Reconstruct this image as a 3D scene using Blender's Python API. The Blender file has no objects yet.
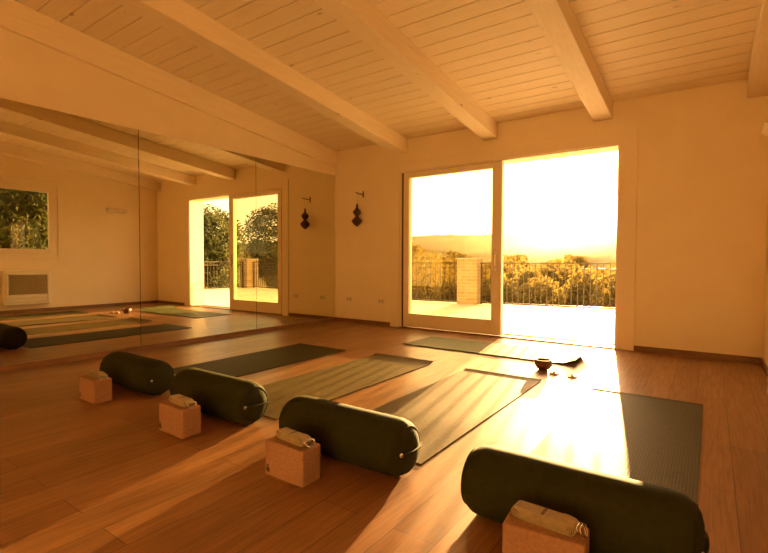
import bpy, bmesh, math, random
from math import sin, cos, pi, radians
from mathutils import Vector, Matrix, noise

scn = bpy.context.scene
COL = scn.collection
random.seed(7)

# ------------------------------------------------------------------ helpers
def link(o, parent=None):
    COL.objects.link(o)
    if parent is not None:
        o.parent = parent
    return o

def tag(o, label=None, cat=None, group=None, kind=None):
    if label: o['label'] = label
    if cat: o['category'] = cat
    if group: o['group'] = group
    if kind: o['kind'] = kind
    return o

def thing(name, label, cat, loc=(0, 0, 0), rz=0.0, group=None, kind=None):
    o = bpy.data.objects.new(name, None)
    o.empty_display_size = 0.05
    o.location = loc
    o.rotation_euler = (0, 0, rz)
    link(o)
    return tag(o, label, cat, group, kind)

def copy_tree(o, parent=None):
    c = o.copy()
    COL.objects.link(c)
    if parent is not None:
        c.parent = parent
    for ch in list(o.children):
        copy_tree(ch, c)
    return c

class MB:
    """collects shapes into one mesh"""
    def __init__(s):
        s.bm = bmesh.new()
    def box(s, a, b, M=None):
        x0, y0, z0 = a; x1, y1, z1 = b
        P = [(x0,y0,z0),(x1,y0,z0),(x1,y1,z0),(x0,y1,z0),(x0,y0,z1),(x1,y0,z1),(x1,y1,z1),(x0,y1,z1)]
        v = [s.bm.verts.new((M @ Vector(p)) if M else p) for p in P]
        for f in ((3,2,1,0),(4,5,6,7),(0,1,5,4),(1,2,6,5),(2,3,7,6),(3,0,4,7)):
            s.bm.faces.new([v[i] for i in f])
        return s
    def prism(s, pts, axis, lo, hi):
        """polygon pts in the two other axes extruded along axis"""
        def mk(p, t):
            if axis == 'x': return (t, p[0], p[1])
            if axis == 'y': return (p[0], t, p[1])
            return (p[0], p[1], t)
        A = [s.bm.verts.new(mk(p, lo)) for p in pts]
        B = [s.bm.verts.new(mk(p, hi)) for p in pts]
        n = len(pts)
        s.bm.faces.new(A[::-1]); s.bm.faces.new(B)
        for i in range(n):
            s.bm.faces.new([A[i], A[(i+1) % n], B[(i+1) % n], B[i]])
        return s
    def tube(s, path, r, n=8, closed=False, flat=None):
        """swept tube; r number or list; flat=(w,h) makes a rectangular band with up hint"""
        path = [Vector(p) for p in path]
        m = len(path)
        rings = []
        prev = None
        for i, p in enumerate(path):
            if closed:
                t = path[(i+1) % m] - path[i-1]
            else:
                t = path[min(i+1, m-1)] - path[max(i-1, 0)]
            t.normalize()
            if prev is None:
                up = Vector((0, 0, 1)) if abs(t.z) < .9 else Vector((0, 1, 0))
                n1 = t.cross(up).normalized()
            else:
                n1 = (prev - t * prev.dot(t)).normalized()
            prev = n1
            n2 = t.cross(n1)
            rr = r[i] if isinstance(r, (list, tuple)) else r
            if flat:
                w, h = flat
                ring = [p + n1*a*w/2 + n2*b*h/2 for a, b in ((-1,-1),(1,-1),(1,1),(-1,1))]
            else:
                ring = [p + (n1*cos(2*pi*k/n) + n2*sin(2*pi*k/n))*rr for k in range(n)]
            rings.append([s.bm.verts.new(q) for q in ring])
        k = len(rings[0])
        for i in range(m if closed else m-1):
            A, B = rings[i], rings[(i+1) % m]
            for j in range(k):
                s.bm.faces.new([A[j], A[(j+1) % k], B[(j+1) % k], B[j]])
        if not closed:
            s.bm.faces.new(rings[0][::-1]); s.bm.faces.new(rings[-1])
        return s
    def lathe(s, prof, n=32, M=None, mod=None):
        """profile of (radius, height) turned round z"""
        M = M or Matrix()
        rings = []
        for j, (r, h) in enumerate(prof):
            if r < 1e-6:
                rings.append([s.bm.verts.new(M @ Vector((0, 0, h)))])
            else:
                ring = []
                for k in range(n):
                    a = 2*pi*k/n
                    q = r * (mod(j, a) if mod else 1)
                    ring.append(s.bm.verts.new(M @ Vector((q*cos(a), q*sin(a), h))))
                rings.append(ring)
        for A, B in zip(rings, rings[1:]):
            if len(A) == 1 and len(B) == 1: continue
            for k in range(n):
                if len(A) == 1: s.bm.faces.new([A[0], B[(k+1) % n], B[k]])
                elif len(B) == 1: s.bm.faces.new([A[k], A[(k+1) % n], B[0]])
                else: s.bm.faces.new([A[k], A[(k+1) % n], B[(k+1) % n], B[k]])
        return s
    def build(s, name, mat, parent=None, smooth=False, bevel=0, seg=2):
        bmesh.ops.recalc_face_normals(s.bm, faces=s.bm.faces)
        me = bpy.data.meshes.new(name)
        s.bm.to_mesh(me); s.bm.free()
        me.materials.append(mat)
        if smooth:
            me.polygons.foreach_set('use_smooth', [True]*len(me.polygons))
        o = bpy.data.objects.new(name, me)
        link(o, parent)
        if bevel:
            b = o.modifiers.new('bevel', 'BEVEL'); b.width = bevel; b.segments = seg; b.limit_method = 'ANGLE'
        return o

# ------------------------------------------------------------------ materials
def mat(name):
    m = bpy.data.materials.new(name); m.use_nodes = True
    nt = m.node_tree
    b = nt.nodes['Principled BSDF']
    return m, nt, nt.nodes, nt.links, b

def ramp(N, L, fac, stops):
    r = N.new('ShaderNodeValToRGB')
    e = r.color_ramp.elements
    while len(e) < len(stops): e.new(.5)
    for el, (p, c) in zip(e, stops):
        el.position = p; el.color = (*c, 1)
    L.new(fac, r.inputs['Fac'])
    return r.outputs['Color']

def coords(N, L, scale=(1, 1, 1), rot=(0, 0, 0), obj=True):
    tc = N.new('ShaderNodeTexCoord'); mp = N.new('ShaderNodeMapping')
    mp.inputs['Scale'].default_value = scale; mp.inputs['Rotation'].default_value = rot
    L.new(tc.outputs['Object' if obj else 'Generated'], mp.inputs['Vector'])
    return mp.outputs['Vector']

def ntex(N, L, vec, scale, detail=4, rough=.55, dist=0):
    n = N.new('ShaderNodeTexNoise')
    n.inputs['Scale'].default_value = scale; n.inputs['Detail'].default_value = detail
    n.inputs['Roughness'].default_value = rough; n.inputs['Distortion'].default_value = dist
    L.new(vec, n.inputs['Vector'])
    return n.outputs['Fac']

def bump(N, L, b, h, strength=.2, dist=.01):
    bp = N.new('ShaderNodeBump'); bp.inputs['Strength'].default_value = strength; bp.inputs['Distance'].default_value = dist
    L.new(h, bp.inputs['Height']); L.new(bp.outputs['Normal'], b.inputs['Normal'])

def simple(name, c0, c1, scale=8, rough=.6, stretch=(1, 1, 1), metal=0, bmp=.1, bd=.003, sheen=0, spec=.5):
    m, nt, N, L, b = mat(name)
    f = ntex(N, L, coords(N, L, stretch), scale)
    L.new(ramp(N, L, f, [(.3, c0), (.7, c1)]), b.inputs['Base Color'])
    b.inputs['Roughness'].default_value = rough; b.inputs['Metallic'].default_value = metal
    b.inputs['Specular IOR Level'].default_value = spec
    if sheen:
        b.inputs['Sheen Weight'].default_value = sheen; b.inputs['Sheen Roughness'].default_value = .4
        b.inputs['Sheen Tint'].default_value = (*c1, 1)
    if bmp: bump(N, L, b, f, bmp, bd)
    return m

def mix(N, L, a, bcol, fac, mode='MIX'):
    x = N.new('ShaderNodeMix'); x.data_type = 'RGBA'; x.blend_type = mode
    for s_, v in ((6, a), (7, bcol)):
        if isinstance(v, tuple): x.inputs[s_].default_value = (*v, 1)
        else: L.new(v, x.inputs[s_])
    if isinstance(fac, (int, float)): x.inputs[0].default_value = fac
    else: L.new(fac, x.inputs[0])
    return x.outputs[2]

def floor_material():
    m, nt, N, L, b = mat('oak floor planks')
    v = coords(N, L, rot=(0, 0, radians(90)))
    br = N.new('ShaderNodeTexBrick')
    br.offset = .37; br.offset_frequency = 2
    br.inputs['Scale'].default_value = 1
    br.inputs['Brick Width'].default_value = 1.55; br.inputs['Row Height'].default_value = .16
    br.inputs['Mortar Size'].default_value = .0016; br.inputs['Mortar Smooth'].default_value = .2
    br.inputs['Bias'].default_value = 0
    br.inputs['Color1'].default_value = (.245, .116, .047, 1)
    br.inputs['Color2'].default_value = (.355, .184, .082, 1)
    br.inputs['Mortar'].default_value = (.085, .035, .014, 1)
    L.new(v, br.inputs['Vector'])
    g = ntex(N, L, coords(N, L, (26, 1.3, 1)), 3.0, 7, .62, .6)
    g2 = ntex(N, L, coords(N, L, (5, .7, 1)), 1.6, 3, .5, 1.2)
    c = mix(N, L, br.outputs['Color'], ramp(N, L, g, [(.3, (.45, .40, .36)), (.62, (1, 1, 1))]), .65, 'MULTIPLY')
    c = mix(N, L, c, ramp(N, L, g2, [(.3, (.72, .66, .6)), (.7, (1.08, 1.05, 1))]), .8, 'MULTIPLY')
    L.new(c, b.inputs['Base Color'])
    L.new(ramp(N, L, g, [(.2, (.42, .42, .42)), (.8, (.30, .30, .30))]), b.inputs['Roughness'])
    b.inputs['Specular IOR Level'].default_value = .45
    mm = N.new('ShaderNodeMath'); mm.operation = 'MULTIPLY_ADD'; mm.inputs[1].default_value = -1.5
    L.new(br.outputs['Fac'], mm.inputs[0]); L.new(g, mm.inputs[2])
    bump(N, L, b, mm.outputs[0], .25, .0015)
    return m

def board_material(name, c0, c1, along='x', knots=True):
    m, nt, N, L, b = mat(name)
    st = (1.2, 22, 22) if along == 'x' else (22, 1.2, 22)
    g = ntex(N, L, coords(N, L, st), 2.2, 6, .6, .8)
    c = ramp(N, L, g, [(.28, c0), (.68, c1)])
    if knots:
        vo = N.new('ShaderNodeTexVoronoi'); vo.inputs['Scale'].default_value = 1.0
        ks = (2.2, 5, 5) if along == 'x' else (5, 2.2, 5)
        L.new(coords(N, L, ks), vo.inputs['Vector'])
        k = ramp(N, L, vo.outputs['Distance'], [(.04, (.45, .3, .2)), (.09, (1, 1, 1))])
        c = mix(N, L, c, k, .7, 'MULTIPLY')
    L.new(c, b.inputs['Base Color'])
    b.inputs['Roughness'].default_value = .55
    bump(N, L, b, g, .15, .002)
    return m

def mat_material(name, c0, c1, along):
    m, nt, N, L, b = mat(name)
    w = N.new('ShaderNodeTexWave'); w.wave_type = 'BANDS'; w.bands_direction = 'X' if along == 'y' else 'Y'
    w.inputs['Scale'].default_value = 26; w.inputs['Distortion'].default_value = .6; w.inputs['Detail'].default_value = 2
    L.new(coords(N, L), w.inputs['Vector'])
    f = ntex(N, L, coords(N, L), 55, 4)
    c = ramp(N, L, f, [(.3, c0), (.7, c1)])
    c = mix(N, L, c, ramp(N, L, w.outputs['Fac'], [(0, (.66, .66, .66)), (1, (1.05, 1.05, 1.05))]), .9, 'MULTIPLY')
    L.new(c, b.inputs['Base Color'])
    b.inputs['Roughness'].default_value = .55; b.inputs['Specular IOR Level'].default_value = .1
    bump(N, L, b, w.outputs['Fac'], .35, .001)
    return m

def cork_material():
    m, nt, N, L, b = mat('cork')
    v = coords(N, L)
    f = ntex(N, L, v, 90, 5, .7)
    vo = N.new('ShaderNodeTexVoronoi'); vo.inputs['Scale'].default_value = 160; L.new(v, vo.inputs['Vector'])
    c = ramp(N, L, f, [(.3, (.26, .14, .095)), (.5, (.34, .19, .125)), (.75, (.39, .225, .15))])
    c = mix(N, L, c, vo.outputs['Color'], .06, 'MULTIPLY')
    L.new(c, b.inputs['Base Color']); b.inputs['Roughness'].default_value = .85
    b.inputs['Specular IOR Level'].default_value = .2
    bump(N, L, b, f, .35, .002)
    return m

def glass_material(tint=(.74, .72, .60)):
    m, nt, N, L, b = mat('window glass')
    N.remove(b)
    out = N['Material Output']
    t = N.new('ShaderNodeBsdfTransparent'); t.inputs[0].default_value = (*tint, 1)
    g = N.new('ShaderNodeBsdfGlossy'); g.inputs['Roughness'].default_value = 0
    g.inputs['Color'].default_value = (1, 1, 1, 1)
    fr = N.new('ShaderNodeFresnel'); fr.inputs['IOR'].default_value = 1.5
    x = N.new('ShaderNodeMixShader')
    ge = N.new('ShaderNodeNewGeometry'); mi = N.new('ShaderNodeMath'); mi.operation = 'MULTIPLY_ADD'
    mi.inputs[1].default_value = 1/1.5 - 1.5; mi.inputs[2].default_value = 1.5
    L.new(ge.outputs['Backfacing'], mi.inputs[0]); L.new(mi.outputs[0], fr.inputs['IOR'])
    L.new(fr.outputs[0], x.inputs[0]); L.new(t.outputs[0], x.inputs[1]); L.new(g.outputs[0], x.inputs[2])
    L.new(x.outputs[0], out.inputs['Surface'])
    return m

def leaf_material(name, c0, c1, trans):
    m, nt, N, L, b = mat(name)
    f = ntex(N, L, coords(N, L), 1.7, 4)
    c = ramp(N, L, f, [(.3, c0), (.7, c1)])
    L.new(c, b.inputs['Base Color']); b.inputs['Roughness'].default_value = .5
    b.inputs['Specular IOR Level'].default_value = .25
    t = N.new('ShaderNodeBsdfTranslucent'); t.inputs[0].default_value = (*trans, 1)
    x = N.new('ShaderNodeMixShader'); x.inputs[0].default_value = .45
    out = N['Material Output']
    L.new(b.outputs[0], x.inputs[1]); L.new(t.outputs[0], x.inputs[2]); L.new(x.outputs[0], out.inputs['Surface'])
    return m

def brick_material():
    m, nt, N, L, b = mat('terrace bricks')
    tc = N.new('ShaderNodeTexCoord')
    sx = N.new('ShaderNodeSeparateXYZ'); L.new(tc.outputs['Object'], sx.inputs[0])
    add = N.new('ShaderNodeMath'); add.operation = 'ADD'; L.new(sx.outputs[0], add.inputs[0]); L.new(sx.outputs[1], add.inputs[1])
    cb = N.new('ShaderNodeCombineXYZ'); L.new(add.outputs[0], cb.inputs[0]); L.new(sx.outputs[2], cb.inputs[1])
    br = N.new('ShaderNodeTexBrick'); br.inputs['Scale'].default_value = 1
    br.inputs['Brick Width'].default_value = .24; br.inputs['Row Height'].default_value = .072
    br.inputs['Mortar Size'].default_value = .008
    br.inputs['Color1'].default_value = (.46, .29, .14, 1); br.inputs['Color2'].default_value = (.62, .43, .22, 1)
    br.inputs['Mortar'].default_value = (.6, .5, .38, 1)
    L.new(cb.outputs[0], br.inputs['Vector'])
    L.new(br.outputs['Color'], b.inputs['Base Color']); b.inputs['Roughness'].default_value = .9
    bump(N, L, b, br.outputs['Fac'], -.5, .006)
    return m

M = dict(
    floor=floor_material(),
    wall=simple('warm white plaster', (.80, .69, .51), (.84, .73, .55), 3, .85, bmp=.06, spec=.2),
    board=board_material('whitewashed ceiling boards', (.77, .66, .49), (.85, .74, .57), 'x'),
    beam=board_material('whitewashed beam timber', (.78, .67, .50), (.87, .76, .59), 'y'),
    groove=simple('dark board groove', (.03, .015, .01), (.05, .025, .015), 8, .9, bmp=0),
    frame=board_material('cream painted window frame', (.77, .66, .49), (.83, .72, .55), 'y', False),
    dark=simple('dark gap tone', (.05, .03, .02), (.07, .04, .02), 8, .8, bmp=0),  # dark tone for the sash slot's shade and the mirror seams
    base=simple('brown wooden baseboard', (.16, .07, .03), (.24, .11, .05), 6, .5, (1, 1, 6)),
    glass=glass_material(),
    mata=mat_material('dark olive yoga mat rubber', (.042, .036, .010), (.056, .048, .015), 'y'),
    matb=mat_material('sunlit olive yoga mat rubber', (.115, .083, .028), (.15, .108, .04), 'y'),  # tan of the raking sun put into the base colour
    matd=mat_material('olive brown yoga mat rubber', (.068, .056, .017), (.088, .073, .024), 'y'),
    matt=mat_material('sage yoga mat rubber', (.085, .088, .030), (.11, .112, .040), 'x'),
    bolster=simple('dark green cotton', (.018, .021, .004), (.026, .029, .0055), 60, .85, bmp=.25, bd=.001, sheen=.12, spec=.15),
    bolster2=simple('dark green piping', (.02, .018, .004), (.028, .025, .005), 60, .8, bmp=.1, sheen=.1, spec=.15),
    rivet=simple('pale metal rivet', (.7, .68, .6), (.8, .78, .7), 8, .3, metal=.6, bmp=0),
    cork=cork_material(),
    mark=simple('dark stamped mark', (.06, .025, .015), (.08, .035, .02), 30, .8, bmp=0),
    webbing=simple('beige cotton webbing', (.30, .24, .15), (.38, .31, .20), 90, .85, (1, 3, 1), bmp=.4, bd=.001, spec=.2),
    seam=simple('dark webbing seam', (.10, .07, .04), (.14, .10, .06), 60, .85, bmp=0),
    steel=simple('brushed steel', (.62, .58, .52), (.72, .68, .6), 20, .25, metal=1, bmp=0),
    bronze=simple('dark bronze bowl', (.10, .045, .025), (.17, .075, .04), 14, .45, metal=.3, bmp=.15),
    brass=simple('worn brass', (.42, .26, .10), (.52, .33, .14), 20, .3, metal=1, bmp=0),
    cord=simple('pale leather cord', (.52, .42, .28), (.6, .5, .34), 40, .8, bmp=0),
    ornament=simple('dark carved wood', (.045, .018, .012), (.085, .035, .022), 40, .45, bmp=.3, bd=.002),
    bracket=simple('aged iron bracket', (.12, .09, .05), (.2, .15, .08), 30, .5, metal=.6, bmp=.1),
    plastic=simple('ivory plastic', (.70, .63, .50), (.74, .67, .54), 8, .4, bmp=0),
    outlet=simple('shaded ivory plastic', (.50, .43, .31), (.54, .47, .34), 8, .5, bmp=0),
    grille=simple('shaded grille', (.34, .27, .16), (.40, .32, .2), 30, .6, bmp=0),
    stone=simple('pale terrace stone', (.60, .54, .43), (.70, .63, .51), 5, .8, bmp=.15),
    iron=simple('dark painted iron', (.05, .032, .02), (.07, .045, .028), 20, .55, bmp=0),
    brick=brick_material(),
    bark=simple('tree bark', (.09, .055, .03), (.16, .10, .06), 12, .9, (1, 1, .3), bmp=.6, bd=.02),
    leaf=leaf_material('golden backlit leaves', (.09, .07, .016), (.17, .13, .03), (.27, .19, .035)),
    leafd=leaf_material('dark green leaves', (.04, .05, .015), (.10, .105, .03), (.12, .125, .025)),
    grass=simple('dry meadow grass', (.16, .13, .04), (.30, .22, .07), .25, .9, bmp=.3, bd=.1, spec=.1),
    hill=simple('wooded hillside', (.10, .085, .03), (.24, .18, .065), .09, .95, bmp=.6, bd=1.0, spec=.05),
)
def mirror_material():
    m, nt, N, L, b = mat('mirror silvering')
    f = ntex(N, L, coords(N, L), 2)
    L.new(ramp(N, L, f, [(0, (.76, .73, .56)), (1, (.78, .75, .58))]), b.inputs['Base Color'])
    b.inputs['Metallic'].default_value = 1; b.inputs['Roughness'].default_value = 0
    return m
M['mirror'] = mirror_material()

# ------------------------------------------------------------------ the room
X1 = 5.10          # right wall
YB = -8.6          # back wall
T = .32            # wall thickness
SL = .11
CZ = lambda y: 2.575 - SL * y        # underside of the ceiling boards
BZ = lambda y: 2.385 - SL * y        # underside of the beams
DX0, DX1, DX2, DZ = 1.18, 2.635, 3.905, 2.137   # door opening, meeting stile, opening right, top

tag(MB().box((-.4, YB-.3, -.12), (X1+.4, T, 0)).build('floor', M['floor']), kind='structure')

# ceiling: boards with open joints, one mesh
mb = MB()
y = -.002
pitch = .166
while y > YB - .1:
    a, b_ = y - .0048, y - pitch + .0048
    mb.prism([(a, CZ(a)), (b_, CZ(b_)), (b_, CZ(b_)+.03), (a, CZ(a)+.03)], 'x', -.1, X1+.1)
    y -= pitch
cl = mb.build('ceiling', M['board']); tag(cl, kind='structure')
mb = MB(); mb.prism([(T, CZ(T)+.012), (YB-.3, CZ(YB-.3)+.012), (YB-.3, CZ(YB-.3)+.25), (T, CZ(T)+.25)], 'x', -.3, X1+.3)
tag(mb.build('ceiling_backing', M['groove'], cl), 'dark backing seen in the joints between boards')

for i, (xa, xb, zo) in enumerate(((.004, .05, -.055), (1.12, 1.305, 0), (2.40, 2.575, .005), (3.645, 3.83, .02), (4.935, X1-.002, .01))):
    mb = MB()
    a, b_ = -.001, YB + .002
    mb.prism([(a, BZ(a)+zo), (b_, BZ(b_)+zo), (b_, CZ(b_)-.001), (a, CZ(a)-.001)], 'x', xa, xb)
    tag(mb.build('trim_%d' % (i+1), M['beam'], bevel=.006), kind='structure')

def yzwall(name, xa, xb, holes=()):
    """wall in a yz plane, top following the ceiling; holes (y0,y1,z0,z1)"""
    mb = MB()
    ys = [YB - .3] + sorted(sum([[h[0], h[1]] for h in holes], [])) + [T]
    top = lambda y: CZ(y) + .012
    for ya, yb in zip(ys, ys[1:]):
        h = [q for q in holes if abs(q[0]-ya) < 1e-6]
        if not h:
            mb.prism([(ya, -.1), (yb, -.1), (yb, top(yb)), (ya, top(ya))], 'x', xa, xb)
        else:
            _, _, z0, z1 = h[0]
            mb.prism([(ya, -.1), (yb, -.1), (yb, z0), (ya, z0)], 'x', xa, xb)
            mb.prism([(ya, z1), (yb, z1), (yb, top(yb)), (ya, top(ya))], 'x', xa, xb)
    return tag(mb.build(name, M['wall']), kind='structure')

WY0, WY1, WZ0, WZ1 = -3.25, -1.87, .97, 2.27
yzwall('wall_left', -.3, 0)
yzwall('wall_right', X1, X1+.3, [(WY0, WY1, WZ0, WZ1)])
tag(MB().box((0, YB-.3, -.1), (X1, YB, CZ(YB)+.012)).build('wall_back', M['wall']), kind='structure')
mb = MB()
mb.box((0, 0, -.1), (DX0, T, CZ(0)+.02)); mb.box((DX2, 0, -.1), (X1, T, CZ(0)+.02))
mb.box((DX0, 0, DZ), (DX2, T, CZ(0)+.02)); mb.box((DX0, 0, -.1), (DX2, T, -.012))
tag(mb.build('wall_front', M['wall']), kind='structure')

# baseboards
BH = .055
tag(MB().box((.0, YB, 0), (.014, -.014, .048)).build('baseboard_left', M['base']), kind='structure')
mb = MB().box((0, -.014, 0), (DX0-.15, 0, BH)); mb.box((DX2+.165, -.014, 0), (X1-.014, 0, BH))
tag(mb.build('baseboard_front', M['base']), kind='structure')
tag(MB().box((X1-.014, YB, 0), (X1, 0, BH)).build('baseboard_right', M['base']), kind='structure')
tag(MB().box((.014, YB, 0), (X1-.014, YB+.014, BH)).build('baseboard_back', M['base']), kind='structure')

# sliding door: casing, frame, glazed sash standing on the left half, right half open
d = thing('door_1', None, None, (DX0, 0, 0), kind='structure')
def inpar(o, root):
    o.matrix_parent_inverse = root.matrix_world.inverted() if False else Matrix.Translation(-Vector(root.location))
    return o
def part(mb, name, m, root, **k):
    o = mb.build(name, m, root, **k)
    o.matrix_parent_inverse = Matrix.Translation(-Vector(root.location))
    return o
mb = MB()
mb.box((DX0-.15, -.016, 0), (DX0, 0, DZ+.13)); mb.box((DX2, -.016, 0), (DX2+.165, 0, DZ+.13)); mb.box((DX0, -.016, DZ), (DX2, 0, DZ+.13))
part(mb, 'casing', M['frame'], d, bevel=.004)
mb = MB()   # fixed outer frame lining the reveal
mb.box((DX0, .0, 0), (DX0+.022, .16, DZ)); mb.box((DX2-.018, .0, 0), (DX2, .16, DZ)); mb.box((DX0+.022, 0, DZ-.014), (DX2-.018, .16, DZ))
part(mb, 'frame', M['frame'], d, bevel=.002)
part(MB().box((DX0, -.012, -.012), (DX2, .16, .012)), 'threshold', M['base'], d, bevel=.003)
part(MB().box((DX0, .16, -.06), (DX2, T+.03, .0)), 'sill', M['stone'], d)
# dark strip painted as the shade in the slot between frame and sash
part(MB().box((DX0+.022, .02, .012), (DX0+.05, .09, DZ-.014)), 'slot_shade', M['dark'], d)
sx0, sx1 = DX0+.05, DX1
gx0, gx1, gz0, gz1 = 1.315, 2.51, .20, 2.052
mb = MB()
mb.box((sx0, .012, .018), (gx0, .085, DZ-.018)); mb.box((gx1, .012, .018), (sx1, .085, DZ-.018))
mb.box((gx0, .012, .018), (gx1, .085, gz0)); mb.box((gx0, .012, gz1), (gx1, .085, DZ-.018))
sash = part(mb, 'sash', M['frame'], d, bevel=.003)
pn = MB().box((gx0-.01, .045, gz0-.01), (gx1+.01, .051, gz1+.01)).build('pane', M['glass'], sash)
pn.matrix_parent_inverse = Matrix.Translation(-Vector(d.location)) if False else Matrix()
mb = MB()
mb.box((2.562, -.002, .80), (2.586, .012, 1.03))
mb.tube([(2.574, .0, .85), (2.574, -.035, .85), (2.574, -.042, .87), (2.574, -.042, .99), (2.574, -.035, 1.01), (2.574, .0, 1.01)], .007, 8)
hd = mb.build('handle', M['steel'], sash, bevel=.002)

# window in the right wall (its image shows in the mirror)
w = thing('window_1', None, None, (X1, (WY0+WY1)/2, WZ0), kind='structure')
xw = X1
mb = MB()
c = .08
mb.box((xw-.014, WY0-c, WZ0-c*.5), (xw, WY0, WZ1+c)); mb.box((xw-.014, WY1, WZ0-c*.5), (xw, WY1+c, WZ1+c))
mb.box((xw-.014, WY0, WZ1), (xw, WY1, WZ1+c)); mb.box((xw-.014, WY0, WZ0-c*.5), (xw, WY1, WZ0))
part(mb, 'casing', M['frame'], w, bevel=.003)
mb = MB()
f_ = .055
def rim(mb, xa, xb, ya, yb, za, zb, t):
    mb.box((xa, ya, za), (xb, ya+t, zb)); mb.box((xa, yb-t, za), (xb, yb, zb))
    mb.box((xa, ya+t, za), (xb, yb-t, za+t)); mb.box((xa, ya+t, zb-t), (xb, yb-t, zb))
    return mb
fr = part(rim(MB(), xw+.0, xw+.08, WY0, WY1, WZ0, WZ1, f_), 'window_frame', M['frame'], w, bevel=.003)
ss = part(rim(MB(), xw-.012, xw+.05, WY0+f_, WY1-f_, WZ0+f_, WZ1-f_, .085), 'window_sash', M['frame'], w, bevel=.004)
MB().box((xw+.02, WY0+.13, WZ0+.13), (xw+.026, WY1-.13, WZ1-.13)).build('pane', M['glass'], ss)
MB().tube([(xw-.012, WY0+.10, 1.6), (xw-.045, WY0+.10, 1.6), (xw-.05, WY0+.10, 1.58), (xw-.05, WY0+.10, 1.49)], .008, 8).build('window_handle', M['steel'], ss)

# mirror panels on the left wall
seams = [-.016, -1.512, -2.972, -4.44]
mlab = ['tall frameless wall mirror panel in the corner, reflecting the hanging ornament',
        'tall frameless mirror panel reflecting the open part of the glass door, second from the corner',
        'tall frameless mirror panel at the left edge, reflecting the window and heater']
for i in range(3):
    o = MB().box((0.0, seams[i+1]+.003, .05), (.006, seams[i]-.003, 2.215)).build('mirror_panel', M['mirror'])
    MB().box((-.001, seams[i+1]-.001, .049), (.0008, seams[i]+.001, 2.216)).build('backing', M['dark'], o)
    tag(o, mlab[i], 'mirror', 'mirror panels along the left wall')

# ------------------------------------------------------------------ yoga mats
def yoga_mat(name, x0, x1, y0, y1, m, lift, label, group=None, t=.005):
    nx, ny = 22, 60
    bm = bmesh.new()
    top = []; bot = []
    for j in range(ny+1):
        v = j/ny
        rt, rb = [], []
        for i in range(nx+1):
            u = i/nx
            px, py = x0+(x1-x0)*u, y0+(y1-y0)*v
            z = .0005 + lift(u, v, px, py)
            rt.append(bm.verts.new((px, py, z+t))); rb.append(bm.verts.new((px, py, z)))
        top.append(rt); bot.append(rb)
    for j in range(ny):
        for i in range(nx):
            bm.faces.new([top[j][i], top[j][i+1], top[j+1][i+1], top[j+1][i]])
            bm.faces.new([bot[j][i], bot[j+1][i], bot[j+1][i+1], bot[j][i+1]])
    for j in range(ny):
        bm.faces.new([top[j][0], top[j+1][0], bot[j+1][0], bot[j][0]])
        bm.faces.new([top[j+1][nx], top[j][nx], bot[j][nx], bot[j+1][nx]])
    for i in range(nx):
        bm.faces.new([top[0][i+1], top[0][i], bot[0][i], bot[0][i+1]])
        bm.faces.new([top[ny][i], top[ny][i+1], bot[ny][i+1], bot[ny][i]])
    mb = MB(); mb.bm.free(); mb.bm = bm
    o = mb.build(name, m)
    return tag(o, label, 'yoga mat', group)

def farlift(h, w=.09):
    def f(u, v, x, y):
        a = max(0, (y - (-1.77 - w)) / w)
        return h * a**1.8 + .0006*(1+sin(9*x+4*y))
    return f
G = 'yoga mats laid out in a row'
yoga_mat('yoga_mat', 1.03, 1.69, -3.59, -1.765, M['mata'], farlift(.004), 'dark olive yoga mat nearest the mirror, lying wholly in shade', G)
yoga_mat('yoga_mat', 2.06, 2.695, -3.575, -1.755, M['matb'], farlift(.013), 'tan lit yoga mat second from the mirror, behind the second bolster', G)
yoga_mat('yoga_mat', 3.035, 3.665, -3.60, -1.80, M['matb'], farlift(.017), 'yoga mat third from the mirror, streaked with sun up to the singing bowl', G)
yoga_mat('yoga_mat', 4.02, 4.68, -3.62, -1.815, M['matd'], farlift(.017), 'olive yoga mat at right, half in glaring sun, behind the nearest bolster', G)
def tl(u, v, x, y):
    e = max(0, (x - 3.60)/.14)
    near = max(0, (.05 - v)/.05)
    return .055*e**1.7*(.7+.3*v) + .006*near**1.5 + .0006*(1+sin(5*x+7*y))
yoga_mat('yoga_mat', 1.95, 3.745, -1.115, -.46, M['matt'], tl, 'sage green yoga mat lying crosswise along the glass door')

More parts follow.
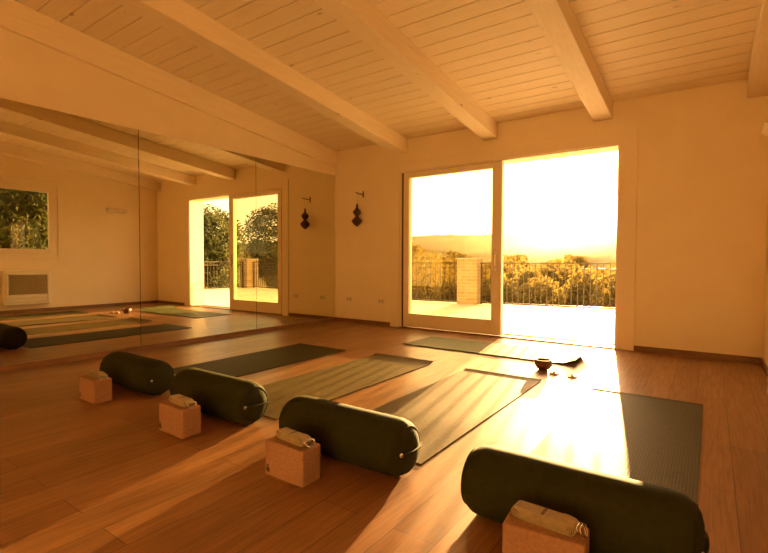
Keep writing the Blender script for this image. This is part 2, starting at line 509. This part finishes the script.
# ------------------------------------------------------------------ bolsters
def make_bolster():
    root = thing('bolster', 'x', 'bolster')
    Lh, r = .34, .116
    prof = [(0, -Lh-.013), (.045, -Lh-.011), (.074, -Lh-.003), (.096, -Lh+.012), (.110, -Lh+.034), (r, -Lh+.062)]
    n = 14
    for i in range(1, n):
        t = i/n
        prof.append((r*(1+.012*sin(pi*t)), -Lh+.062 + (2*Lh-.124)*t))
    prof += [(a, -h) for a, h in prof[5::-1]]
    def mod(j, a):
        e = 5 - min(j, len(prof)-1-j)
        k = 1 + .004*sin(3*a+j*.7)
        if e > 0: k += .014*sin(19*a)*min(1, e/3)*(1 if e < 5 else .4)
        return k
    R = Matrix.Translation((0, 0, r)) @ Matrix.Rotation(pi/2, 4, 'Y')
    mb = MB().lathe(prof, 76, R, mod)
    for v in mb.bm.verts:
        if v.co.z < .006: v.co.z = .0015 + (v.co.z + .006)*.05
    mb.build('cover', M['bolster'], root, smooth=True)
    for s in (-1, 1):
        ring = [(s*(Lh-.008), cos(2*pi*k/48)*.0925, r+sin(2*pi*k/48)*.0925) for k in range(48)]
        MB().tube(ring, .003, 6, closed=True).build('piping', M['bolster2'], root, smooth=True)
    # carrying strap across the right-hand end
    a0 = radians(177)
    def P(x, q, a): return (x, cos(a)*q, r + sin(a)*q)
    a1 = a0 + pi
    path = [P(Lh+.006, .078, a0), P(Lh+.0105, .06, a0), P(Lh+.0135, .04, a0), P(Lh+.015, .02, a0), P(Lh+.0155, 0, a0)]
    path += [P(Lh+.015, .02, a1), P(Lh+.0135, .04, a1), P(Lh+.0105, .06, a1), P(Lh+.004, .08, a1), P(Lh-.010, .099, a1), P(Lh-.034, .1125, a1), P(Lh-.066, .1185, a1)]
    h = MB().tube(path, 0, flat=(.015, .004)).build('handle', M['bolster2'], root)
    for a in (a0, a1):
        q = Vector(P(Lh+.0085, .072, a)) if a == a0 else Vector(P(Lh-.055, .1205, a))
        nrm = Vector((1, .25*cos(a), .25*sin(a))) if a == a0 else Vector((0, cos(a), sin(a)))
        Rm = Matrix.Translation(q) @ nrm.to_track_quat('Z', 'Y').to_matrix().to_4x4()
        MB().lathe([(.008, -.002), (.008, .002), (.006, .004), (0, .005)], 12, Rm).build('rivet', M['rivet'], h, smooth=True)
    return root
b0 = make_bolster()
for i, (cx, cy, rz, sc, lab) in enumerate((
        (1.378, -3.708, 0, 1.0, 'dark green bolster nearest the mirror, farthest from the camera'),
        (2.325, -3.71, 0, 1.02, 'dark green bolster second from the mirror, at the end of the tan lit mat'),
        (3.34, -3.735, 0, 1.03, 'dark green bolster in the middle, third from the mirror'),
        (4.345, -3.80, 0, 1.04, 'large dark green bolster in the right foreground, nearest the camera'))):
    o = b0 if i == 0 else copy_tree(b0)
    o.location = (cx, cy, 0); o.rotation_euler = (0, 0, rz); o.scale = (min(sc, 1.025), sc, sc)
    tag(o, lab, 'bolster', 'green bolsters in a row')

# ------------------------------------------------------------------ cork blocks and straps
def make_block():
    root = thing('yoga_block', 'x', 'yoga block')
    MB().box((-.112, -.055, 0), (.112, .055, .15)).build('block_body', M['cork'], root, bevel=.009, seg=4)
    mb = MB()
    R = Matrix.Translation((-.092, -.0552, .028)) @ Matrix.Rotation(pi/2, 4, 'X')
    mb.lathe([(0, .0004), (.0105, .0004), (.0115, 0)], 20, R)
    R2 = Matrix.Translation((-.092, -.0552, .045)) @ Matrix.Rotation(pi/2, 4, 'X')
    mb.lathe([(0, .0004), (.005, .0004), (.006, 0)], 14, R2)
    tag(mb.build('stamp', M['mark'], root), 'small dark stamped mark')
    return root
k0 = make_block()
# folded strap with a ring buckle, lying along x on its block
def make_strap():
    root = thing('yoga_strap', 'x', 'strap')
    w = .042
    mb = MB()
    # flattened coil: stadium-shaped turns
    for k in range(5):
        hh = .0165 - k*.0033; ln = .066 - k*.002
        path = []
        for q in range(9):
            a = -pi/2 + pi*q/8; path.append((ln + hh*cos(a), 0, .0185 + hh*sin(a)))
        for q in range(9):
            a = pi/2 + pi*q/8; path.append((-ln + hh*cos(a), 0, .0185 + hh*sin(a)))
        bmv = []
        for p in path:
            o_ = Vector(p); c_ = Vector((max(-ln, min(ln, p[0])), 0, .0185)); nn = (o_-c_).normalized()*.0012
            bmv.append([mb.bm.verts.new((o_.x+s1*nn.x, s2*w/2, o_.z+s1*nn.z)) for s1, s2 in ((-1,-1),(1,-1),(1,1),(-1,1))])
        n = len(bmv)
        for i in range(n):
            A, B = bmv[i], bmv[(i+1) % n]
            for j in range(4): mb.bm.faces.new([A[j], A[(j+1)%4], B[(j+1)%4], B[j]])
    mb.box((-.062, -w/2+.001, .0165), (.062, w/2-.001, .0205))
    mb.build('webbing', M['webbing'], root)
    MB().box((-.004, -w/2-.0006, .0365), (.004, w/2+.0006, .0372)).build('stitching', M['seam'], root)
    tail = [(.045, 0, .0375), (.062, 0, .0368), (.078, 0, .030), (.088, 0, .021)]
    mb = MB()
    for (xa, _, za), (xb, _, zb) in zip(tail, tail[1:]):
        v = [mb.bm.verts.new(q) for q in ((xa, -.019, za), (xa, .019, za), (xb, .019, zb), (xb, -.019, zb))]
        v2 = [mb.bm.verts.new(q) for q in ((xa, -.019, za+.002), (xa, .019, za+.002), (xb, .019, zb+.002), (xb, -.019, zb+.002))]
        mb.bm.faces.new(v); mb.bm.faces.new(v2[::-1])
        for a in range(4): mb.bm.faces.new([v[a], v[(a+1)%4], v2[(a+1)%4], v2[a]])
    mb.build('loop', M['webbing'], root)
    for dx, tilt in ((0, .95), (.008, 1.1)):
        pts = []
        c0 = Vector((.087+dx, 0, .026))
        ax = Vector((cos(tilt), 0, -sin(tilt)))
        for a in range(13):
            t = -pi/2 + pi*a/12
            pts.append(c0 + ax*(.024*cos(t)) + Vector((0, .023*sin(t), 0)))
        for yy in (.016, -.016): pts.append(c0 + Vector((0, yy, 0)) - ax*.004)
        MB().tube(pts, .0018, 6, closed=True).build('ring', M['steel'], root, smooth=True)
    return root
s0 = make_strap()
blocks = ((1.44, -4.0, 0, 'small orange cork block nearest the mirror, beside the farthest bolster', 'beige folded strap on the cork block nearest the mirror'),
          (2.418, -4.0, 0, 'cork block standing in front of the second bolster from the mirror', 'beige folded strap on the cork block second from the mirror'),
          (3.282, -4.01, 0, 'cork block standing in front of the middle bolster', 'beige folded strap on the cork block before the middle bolster'),
          (4.33, -4.02, radians(5), 'cork block in the foreground, cut off by the lower photo edge', 'beige folded strap on the nearest cork block, steel rings at its right end'))
for i, (cx, cy, rz, l1, l2) in enumerate(blocks):
    o = k0 if i == 0 else copy_tree(k0)
    o.location = (cx, cy, 0); o.rotation_euler = (0, 0, rz)
    tag(o, l1, 'yoga block', 'cork blocks in front of the bolsters')
    s_ = s0 if i == 0 else copy_tree(s0)
    s_.scale = (1.1, 1.05, 1)
    s_.location = (cx + (.01, .012, .0, -.005)[i], cy+.004, .15)
    s_.rotation_euler = (0, 0, rz + radians((-3, -4, -5, -7)[i]))
    tag(s_, l2, 'strap', 'folded straps on the cork blocks')

# ------------------------------------------------------------------ singing bowl and hand cymbals
mb = MB().lathe([(0, .004), (.022, .0), (.030, .002), (.046, .016), (.056, .038), (.0585, .056), (.056, .074), (.052, .082), (.0475, .083), (.0485, .076), (.052, .058), (.050, .040), (.040, .020), (.02, .010), (0, .009)], 40)
bw = mb.build('singing_bowl', M['bronze'], smooth=True); bw.location = (3.56, -1.40, 0); bw.scale = (1.22, 1.22, 1.03)
tag(bw, 'small dark bronze singing bowl on the sunny floor beside the crosswise mat', 'bowl')
t = thing('hand_cymbals', 'pair of small brass hand cymbals joined by a cord, right of the bowl', 'cymbals', (3.75, -1.515, 0)); t.scale = (1, 1.2, 1.2)
for dx, dy in ((-.07, .005), (.074, -.01)):
    R = Matrix.Translation((dx, dy, 0))
    MB().lathe([(0, .0195), (.008, .0185), (.011, .012), (.017, .008), (.036, .0055), (.039, .002), (.038, .0), (.016, .007), (.012, .012), (0, .016)], 28, R).build('cymbal', M['brass'], t, smooth=True)
    MB().lathe([(0, .030), (.005, .028), (.006, .024), (.004, .0205), (0, .020)], 12, R).build('knot', M['cord'], t, smooth=True)
pts = [(-.07, .005, .028), (-.055, .03, .012), (-.035, .06, .003), (-.005, .062, .003), (.02, .035, .003), (.045, .025, .003), (.06, .01, .012), (.074, -.01, .028)]
MB().tube(pts, .0016, 6).build('cord', M['cord'], t, smooth=True)

# ------------------------------------------------------------------ wall pieces
t = thing('wall_bracket', 'small iron bracket arm on the wall near the mirror corner', 'bracket', (.54, 0, 1.888))
MB().box((-.012, -.006, -.045), (.012, 0, .045)).build('back_plate', M['bracket'], t, bevel=.002)
MB().tube([(0, 0, -.004), (0, -.06, -.002), (0, -.17, .004), (0, -.18, .012)], [.008, .007, .006, .005], 8).build('arm', M['bracket'], t, smooth=True)
t = thing('hanging_ornament', 'dark double-lobed ornament hanging by a thread from the wall bracket', 'ornament', (.526, -.13, 1.411))
pr_ = [(0, 0), (.012, .004), (.05, .035), (.075, .07), (.078, .088), (.05, .118), (.026, .142), (.024, .152), (.045, .178), (.06, .205), (.057, .222), (.03, .25), (.016, .27), (.013, .30), (.011, .325), (0, .33)]
MB().lathe(pr_, 12).build('body', M['ornament'], t, smooth=False)
MB().tube([(0, 0, .325), (.004, -.002, .40), (.012, -.004, .475)], .002, 6).build('thread', M['cord'], t)
for x, lab in ((.276, 'ivory wall socket low by the mirror corner'), (.87, 'ivory wall socket low beside the door casing')):
    t = thing('wall_socket', lab, 'socket', (x, 0, .345))
    MB().box((-.055, -.008, -.038), (.055, 0, .038)).build('cover_plate', M['plastic'], t, bevel=.004)
    for dx in (-.026, .026):
        R = Matrix.Translation((dx, 0, 0)) @ Matrix.Rotation(pi/2, 4, 'X')
        MB().lathe([(0, .0088), (.017, .0088), (.019, .0098), (.021, .0098), (.021, .007)], 20, R).build('socket_outlet', M['outlet'], t)

t = thing('wall_heater', 'white low wall heater with a grille, seen in the mirror under the window', 'heater', (X1, -2.37, .14))
MB().box((-.12, -.335, .0), (-.001, .335, .595)).build('casing', M['plastic'], t, bevel=.012, seg=3)
rim(MB(), -.128, -.12, -.31, .31, .05, .55, .03).build('front_frame', M['plastic'], t, bevel=.003)
mb = MB()
for k in range(30):
    y_ = -.272 + k*.0188
    mb.box((-.1265, y_-.0035, .19), (-.12, y_+.0035, .51))
mb.box((-.1215, -.28, .18), (-.12, .28, .52))
MB.build(mb, 'grille', M['grille'], t)
MB().box((-.132, -.28, .115), (-.12, .28, .15)).build('outlet_flap', M['plastic'], t, bevel=.003)
t = thing('wall_lamp', 'slim white wall uplight, seen in the mirror right of the window', 'lamp', (X1, -.855, 1.90))
mb = MB().prism([(-.001, -.03), (-.05, -.03), (-.10, .02), (-.10, .03), (-.09, .03), (-.045, -.018), (-.012, -.018), (-.012, .05), (-.001, .05)], 'y', -.175, .175)
mb.build('lamp_shade', M['plastic'], t)
mb = MB().box((-.07, -.15, -.002), (-.02, .15, .02)); mb.build('tube_holder', M['plastic'], t, bevel=.006)

# ------------------------------------------------------------------ outdoors
def ry(x): return 4.30 + .13*(x - .25)
tag(MB().prism([(-9, T), (X1+4.1, T), (X1+4.1, ry(X1+4.1)+.16), (-9, ry(-9)+.16)], 'z', -.25, -.03).build('terrace', M['stone']), kind='structure')
tag(MB().box((X1+.3, -9, -.25), (X1+4.1, T, -.03)).build('terrace', M['stone']), kind='structure')

PX = 8.85
def pillar(x, y, rot, label):
    t = thing('brick_pillar', label, 'pillar', (x, y, -.03), rot, 'brick pillars of the terrace railing')
    MB().box((-.225, -.225, 0), (.225, .225, 1.0)).build('brick_shaft', M['brick'], t)
    MB().box((-.232, -.232, 1.0), (.232, .232, 1.03)).build('cap', M['stone'], t, bevel=.008)
ang = math.atan(.13)
pillar(.25, ry(.25), ang, 'brick pillar on the terrace, seen through the glass sash')
pillar(PX, ry(PX), ang, 'brick corner pillar of the terrace, seen only in the mirror')
def railing(ax, ay, bx, by, label):
    L_ = math.hypot(bx-ax, by-ay); rz = math.atan2(by-ay, bx-ax)
    t = thing('terrace_railing', label, 'railing', (ax, ay, -.03), rz, 'iron terrace railings')
    MB().box((0, -.022, .905), (L_, .022, .928)).build('top_rail', M['iron'], t)
    MB().box((0, -.012, .80), (L_, .012, .815)).build('upper_bar', M['iron'], t)
    MB().box((0, -.015, .025), (L_, .015, .05)).build('bottom_rail', M['iron'], t)
    n = int(L_/.118)
    me = None
    for k in range(1, n):
        if me is None:
            o = MB().box((-.008, -.008, .05), (.008, .008, .905)).build('baluster', M['iron'], t); me = o
        else:
            o = me.copy(); COL.objects.link(o); o.parent = t
        o.location = (L_*k/n, 0, 0)
    for q in (.03, L_/2, L_-.03):
        MB().box((q-.018, -.018, 0), (q+.018, .018, .915)).build('post', M['iron'], t)
railing(.25+.24, ry(.49), PX-.24, ry(PX-.24), 'long dark iron railing right of the brick pillar, outside the open door')
railing(-7.6, ry(-7.6), .25-.24, ry(.01), 'dark iron railing left of the brick pillar, seen through the glass sash')
railing(PX+.0, ry(PX)-.26, PX+.0, -4.5, 'dark iron side railing of the terrace, seen only in the mirror')

# land falling away from the terrace, then hills
def ground_z(x, y):
    d_ = max(0, math.hypot(max(0, abs(x)-8), max(0, y-6.5)))
    z = -.35 - 3.6*(1-math.exp(-d_/9))
    if y > 30:
        z += 3.0*min(1, (y-30)/50)
    z += .5*noise.noise(Vector((x*.06, y*.06, 3)))*min(1, d_/10)
    if x > 9:
        z += min(5.5, (x-9)*.16)
    return z
def grid(name, xs, ys, fz, m, label=None):
    bm = bmesh.new()
    V = [[bm.verts.new((x, y, fz(x, y))) for x in xs] for y in ys]
    for j in range(len(ys)-1):
        for i in range(len(xs)-1):
            bm.faces.new([V[j][i], V[j][i+1], V[j+1][i+1], V[j+1][i]])
    mb = MB(); mb.bm.free(); mb.bm = bm
    return mb.build(name, m, smooth=True)
xs = [-150 + 6*i for i in range(46)]
ys = [-14, -9, -4, 0, 3, 6.3] + [7 + 3*i for i in range(60)]
tag(grid('ground', xs, ys, ground_z, M['grass']), kind='structure')
def hill_z(x, y):
    t_ = min(1, max(0, (y-150)/70)); t2 = min(1, max(0, (330-y)/60))
    h = 15 + 2.2*noise.noise(Vector((x*.018, 1.3, 0))) + 1.6*noise.noise(Vector((x*.05, 5.1, 0)))
    return -4 + (h+4)*(t_*t_*(3-2*t_))*t2 + 1.0*noise.noise(Vector((x*.12, y*.12, 7))) + 1.1*noise.noise(Vector((x*.33, y*.33, 2)))
xs = [-330 + 3*i for i in range(234)]; ys = [140 + 4*i for i in range(50)]
tag(grid('hills', xs, ys, hill_z, M['hill']), kind='structure')

def foliage_mesh(name, blobs, n, size, seed):
    rnd = random.Random(seed)
    me = bpy.data.meshes.new(name)
    V, F = [], []
    tot = sum(b[3]*b[4]*b[5] for b in blobs)**1 or 1
    for (bx, by, bz, rx, ry_, rz_) in blobs:
        k = int(n * (rx*ry_*rz_)**.67 / sum((q[3]*q[4]*q[5])**.67 for q in blobs))
        for _ in range(k):
            while True:
                p = Vector((rnd.uniform(-1, 1), rnd.uniform(-1, 1), rnd.uniform(-1, 1)))
                if .05 < p.length <= 1: break
            p = p.normalized() * (p.length**.45)
            p *= 1 + .18*noise.noise(p*3 + Vector((bx, by, bz)))
            c_ = Vector((bx+p.x*rx, by+p.y*ry_, bz+p.z*rz_))
            a = Vector((rnd.gauss(0, 1), rnd.gauss(0, 1), rnd.gauss(0, 1))).normalized()
            b_ = a.orthogonal().normalized()
            s_ = size*rnd.uniform(.6, 1.4)
            i0 = len(V)
            V += [c_ - a*s_, c_ + b_*s_*.5, c_ + a*s_, c_ - b_*s_*.5]
            F.append((i0, i0+1, i0+2, i0+3))
    me.from_pydata([tuple(v) for v in V], [], F)
    return me

def plant(name, label, cat, loc, w, h, mleaf, n, size, seed, group=None, trunk=True, clear=.25):
    t = thing(name, label, cat, loc, 0, group)
    rnd = random.Random(seed)
    blobs = [(0, 0, h*.62, w*.42, w*.42, h*.36)]
    for k in range(7):
        a = rnd.uniform(0, 2*pi); q = rnd.uniform(.14, .25)*w
        blobs.append((cos(a)*q, sin(a)*q, h*rnd.uniform(clear+.12, .82), w*rnd.uniform(.16, .25), w*rnd.uniform(.16, .25), h*rnd.uniform(.13, .2)))
    me = foliage_mesh('foliage', blobs, n, size, seed)
    me.materials.append(mleaf)
    o = bpy.data.objects.new('foliage', me); link(o, t)
    if trunk:
        mb = MB()
        mb.tube([(0, 0, -.3), (.03*w, 0, h*.2), (-.02*w, .02*w, h*.45), (.02*w, 0, h*.75)], [.035*h, .028*h, .02*h, .006*h], 8)
        for k in range(4):
            a = rnd.uniform(0, 2*pi)
            mb.tube([(0, 0, h*.35), (cos(a)*w*.15, sin(a)*w*.15, h*.5), (cos(a)*w*.3, sin(a)*w*.3, h*.62)], [.016*h, .011*h, .004*h], 6)
        mb.build('trunk', M['bark'], t, smooth=True)
    return t

rnd = random.Random(5)
# shrubs on the slope below the terrace
k = 0
for row, (yy, topz, w, n) in enumerate(((11.5, .55, 2.0, 2600), (14.5, .75, 2.2, 2500), (18, .85, 2.6, 2400), (23, .95, 3.4, 2200), (30, 1.15, 4.4, 2000))):
    dist = yy + 5.36
    x = 4.7 - .78*dist
    while x < 4.7 + .02*dist:
        xx = x + rnd.uniform(-.3, .3); y2 = yy + rnd.uniform(-.3, .3)
        gz = ground_z(xx, y2)
        tz = topz + rnd.uniform(-.25, .25)
        plant('shrub', 'golden backlit shrub growing on the slope beyond the terrace railing', 'shrub', (xx, y2, gz-.1), w*rnd.uniform(.95, 1.05), (tz-gz)*1.05, M['leaf'], int(n*1.5), .06+.018*row, 100+k, 'shrubs beyond the terrace railing', True, .05)
        k += 1
        x += w*1.06
# mid-distance trees along the left of the view
k = 0
for px_, yy, tz in ((-19, 36, 2.2), (-24.5, 40, 3.6), (-31, 42, 4.0), (-36, 47, 4.2), (-22, 48, 2.4), (-14, 46, 1.8), (-9, 53, 1.9), (-3, 60, 2.0)):
    gz = ground_z(px_, yy)
    plant('tree', 'hazy golden tree in the valley behind the shrubs', 'tree', (px_, yy, gz), 5.5, tz-gz, M['leaf'], 1700, .22, 300+k, 'trees in the valley', True, .1)
    k += 1
# trees that show in the mirror
for i, (x, yy, tz, w, lab) in enumerate((
        (13.4, 6.4, 3.4, 4.6, 'dense dark tree behind the terrace corner, seen in the mirror through the open door'),
        (17.2, 14.6, 4.6, 5.6, 'round green tree behind the terrace, right one in the mirrored glass sash'),
        (22.5, 12.4, 2.2, 4.6, 'low bushy tree behind the mirrored brick pillar'),
        (10.6, -1.1, 3.9, 4.2, 'leafy tree filling the mirrored side window'),
        (15.5, .6, 5.2, 6.0, 'leafy tree beyond the side window, behind the nearer one'))):
    gz = min(-.1, ground_z(x, yy))
    plant('tree', lab, 'tree', (x, yy, gz), w, tz-gz, M['leafd'], 20000, .08, 500+i, None, True, .02)

# evening haze lying in the valley
hm = bpy.data.materials.new('valley haze'); hm.use_nodes = True
N = hm.node_tree.nodes; L = hm.node_tree.links
N.remove(N['Principled BSDF'])
vs = N.new('ShaderNodeVolumeScatter'); vs.inputs['Color'].default_value = (1, .93, .8, 1)
vs.inputs['Density'].default_value = .0005; vs.inputs['Anisotropy'].default_value = .82
L.new(vs.outputs[0], N['Material Output'].inputs['Volume'])
tag(MB().box((-140, 64, -8), (60, 139, 26)).build('haze', hm), kind='structure')

# ------------------------------------------------------------------ light
SUN = Vector((-.1690, .9805, .0966)).normalized()
sd = bpy.data.lights.new('sun', 'SUN'); sd.energy = 48; sd.color = (1, .59, .205); sd.angle = .007
so = bpy.data.objects.new('sun', sd); link(so)
so.rotation_euler = SUN.to_track_quat('Z', 'Y').to_euler(); so.location = (-2, 14, 6)

wd = bpy.data.worlds.new('evening sky'); scn.world = wd; wd.use_nodes = True
nt = wd.node_tree; N = nt.nodes; L = nt.links
bg = N['Background']
tc = N.new('ShaderNodeTexCoord')
dp = N.new('ShaderNodeVectorMath'); dp.operation = 'DOT_PRODUCT'; dp.inputs[1].default_value = SUN
L.new(tc.outputs['Generated'], dp.inputs[0])
mr = N.new('ShaderNodeMapRange'); mr.inputs[1].default_value = -1; mr.inputs[2].default_value = 1
L.new(dp.outputs['Value'], mr.inputs[0])
cr = ramp(N, L, mr.outputs[0], [(0, (1.5, 1.05, .55)), (.7, (2.8, 1.95, 1.05)), (.93, (6.4, 4.2, 2.05)), (1.0, (15, 8.4, 3.4))])
L.new(cr, bg.inputs['Color'])
bg.inputs['Strength'].default_value = 1.0

# ------------------------------------------------------------------ camera
cd = bpy.data.cameras.new('camera'); cam = bpy.data.objects.new('camera', cd); link(cam)
cd.sensor_width = 36; cd.lens = 463.0 * 36 / 768
cd.clip_start = .02; cd.clip_end = 1000
right, up, fwd = Vector((0.81647, 0.57738, 0.00363)), Vector((-0.02125, 0.02377, 0.99949)), Vector((-0.57700, 0.81613, -0.03168))
mw = Matrix((right, up, -fwd)).transposed().to_4x4()
mw.translation = Vector((4.70475, -5.36166, 0.90664))
cam.matrix_world = mw
scn.camera = cam
scn.view_settings.view_transform = 'Standard'
scn.view_settings.look = 'None'
scn.view_settings.exposure = .45
scn.cycles.use_denoising = True
scn.cycles.max_bounces = 14
scn.cycles.diffuse_bounces = 8
scn.cycles.glossy_bounces = 8
scn.cycles.transparent_max_bounces = 16
scn.cycles.sample_clamp_indirect = 12
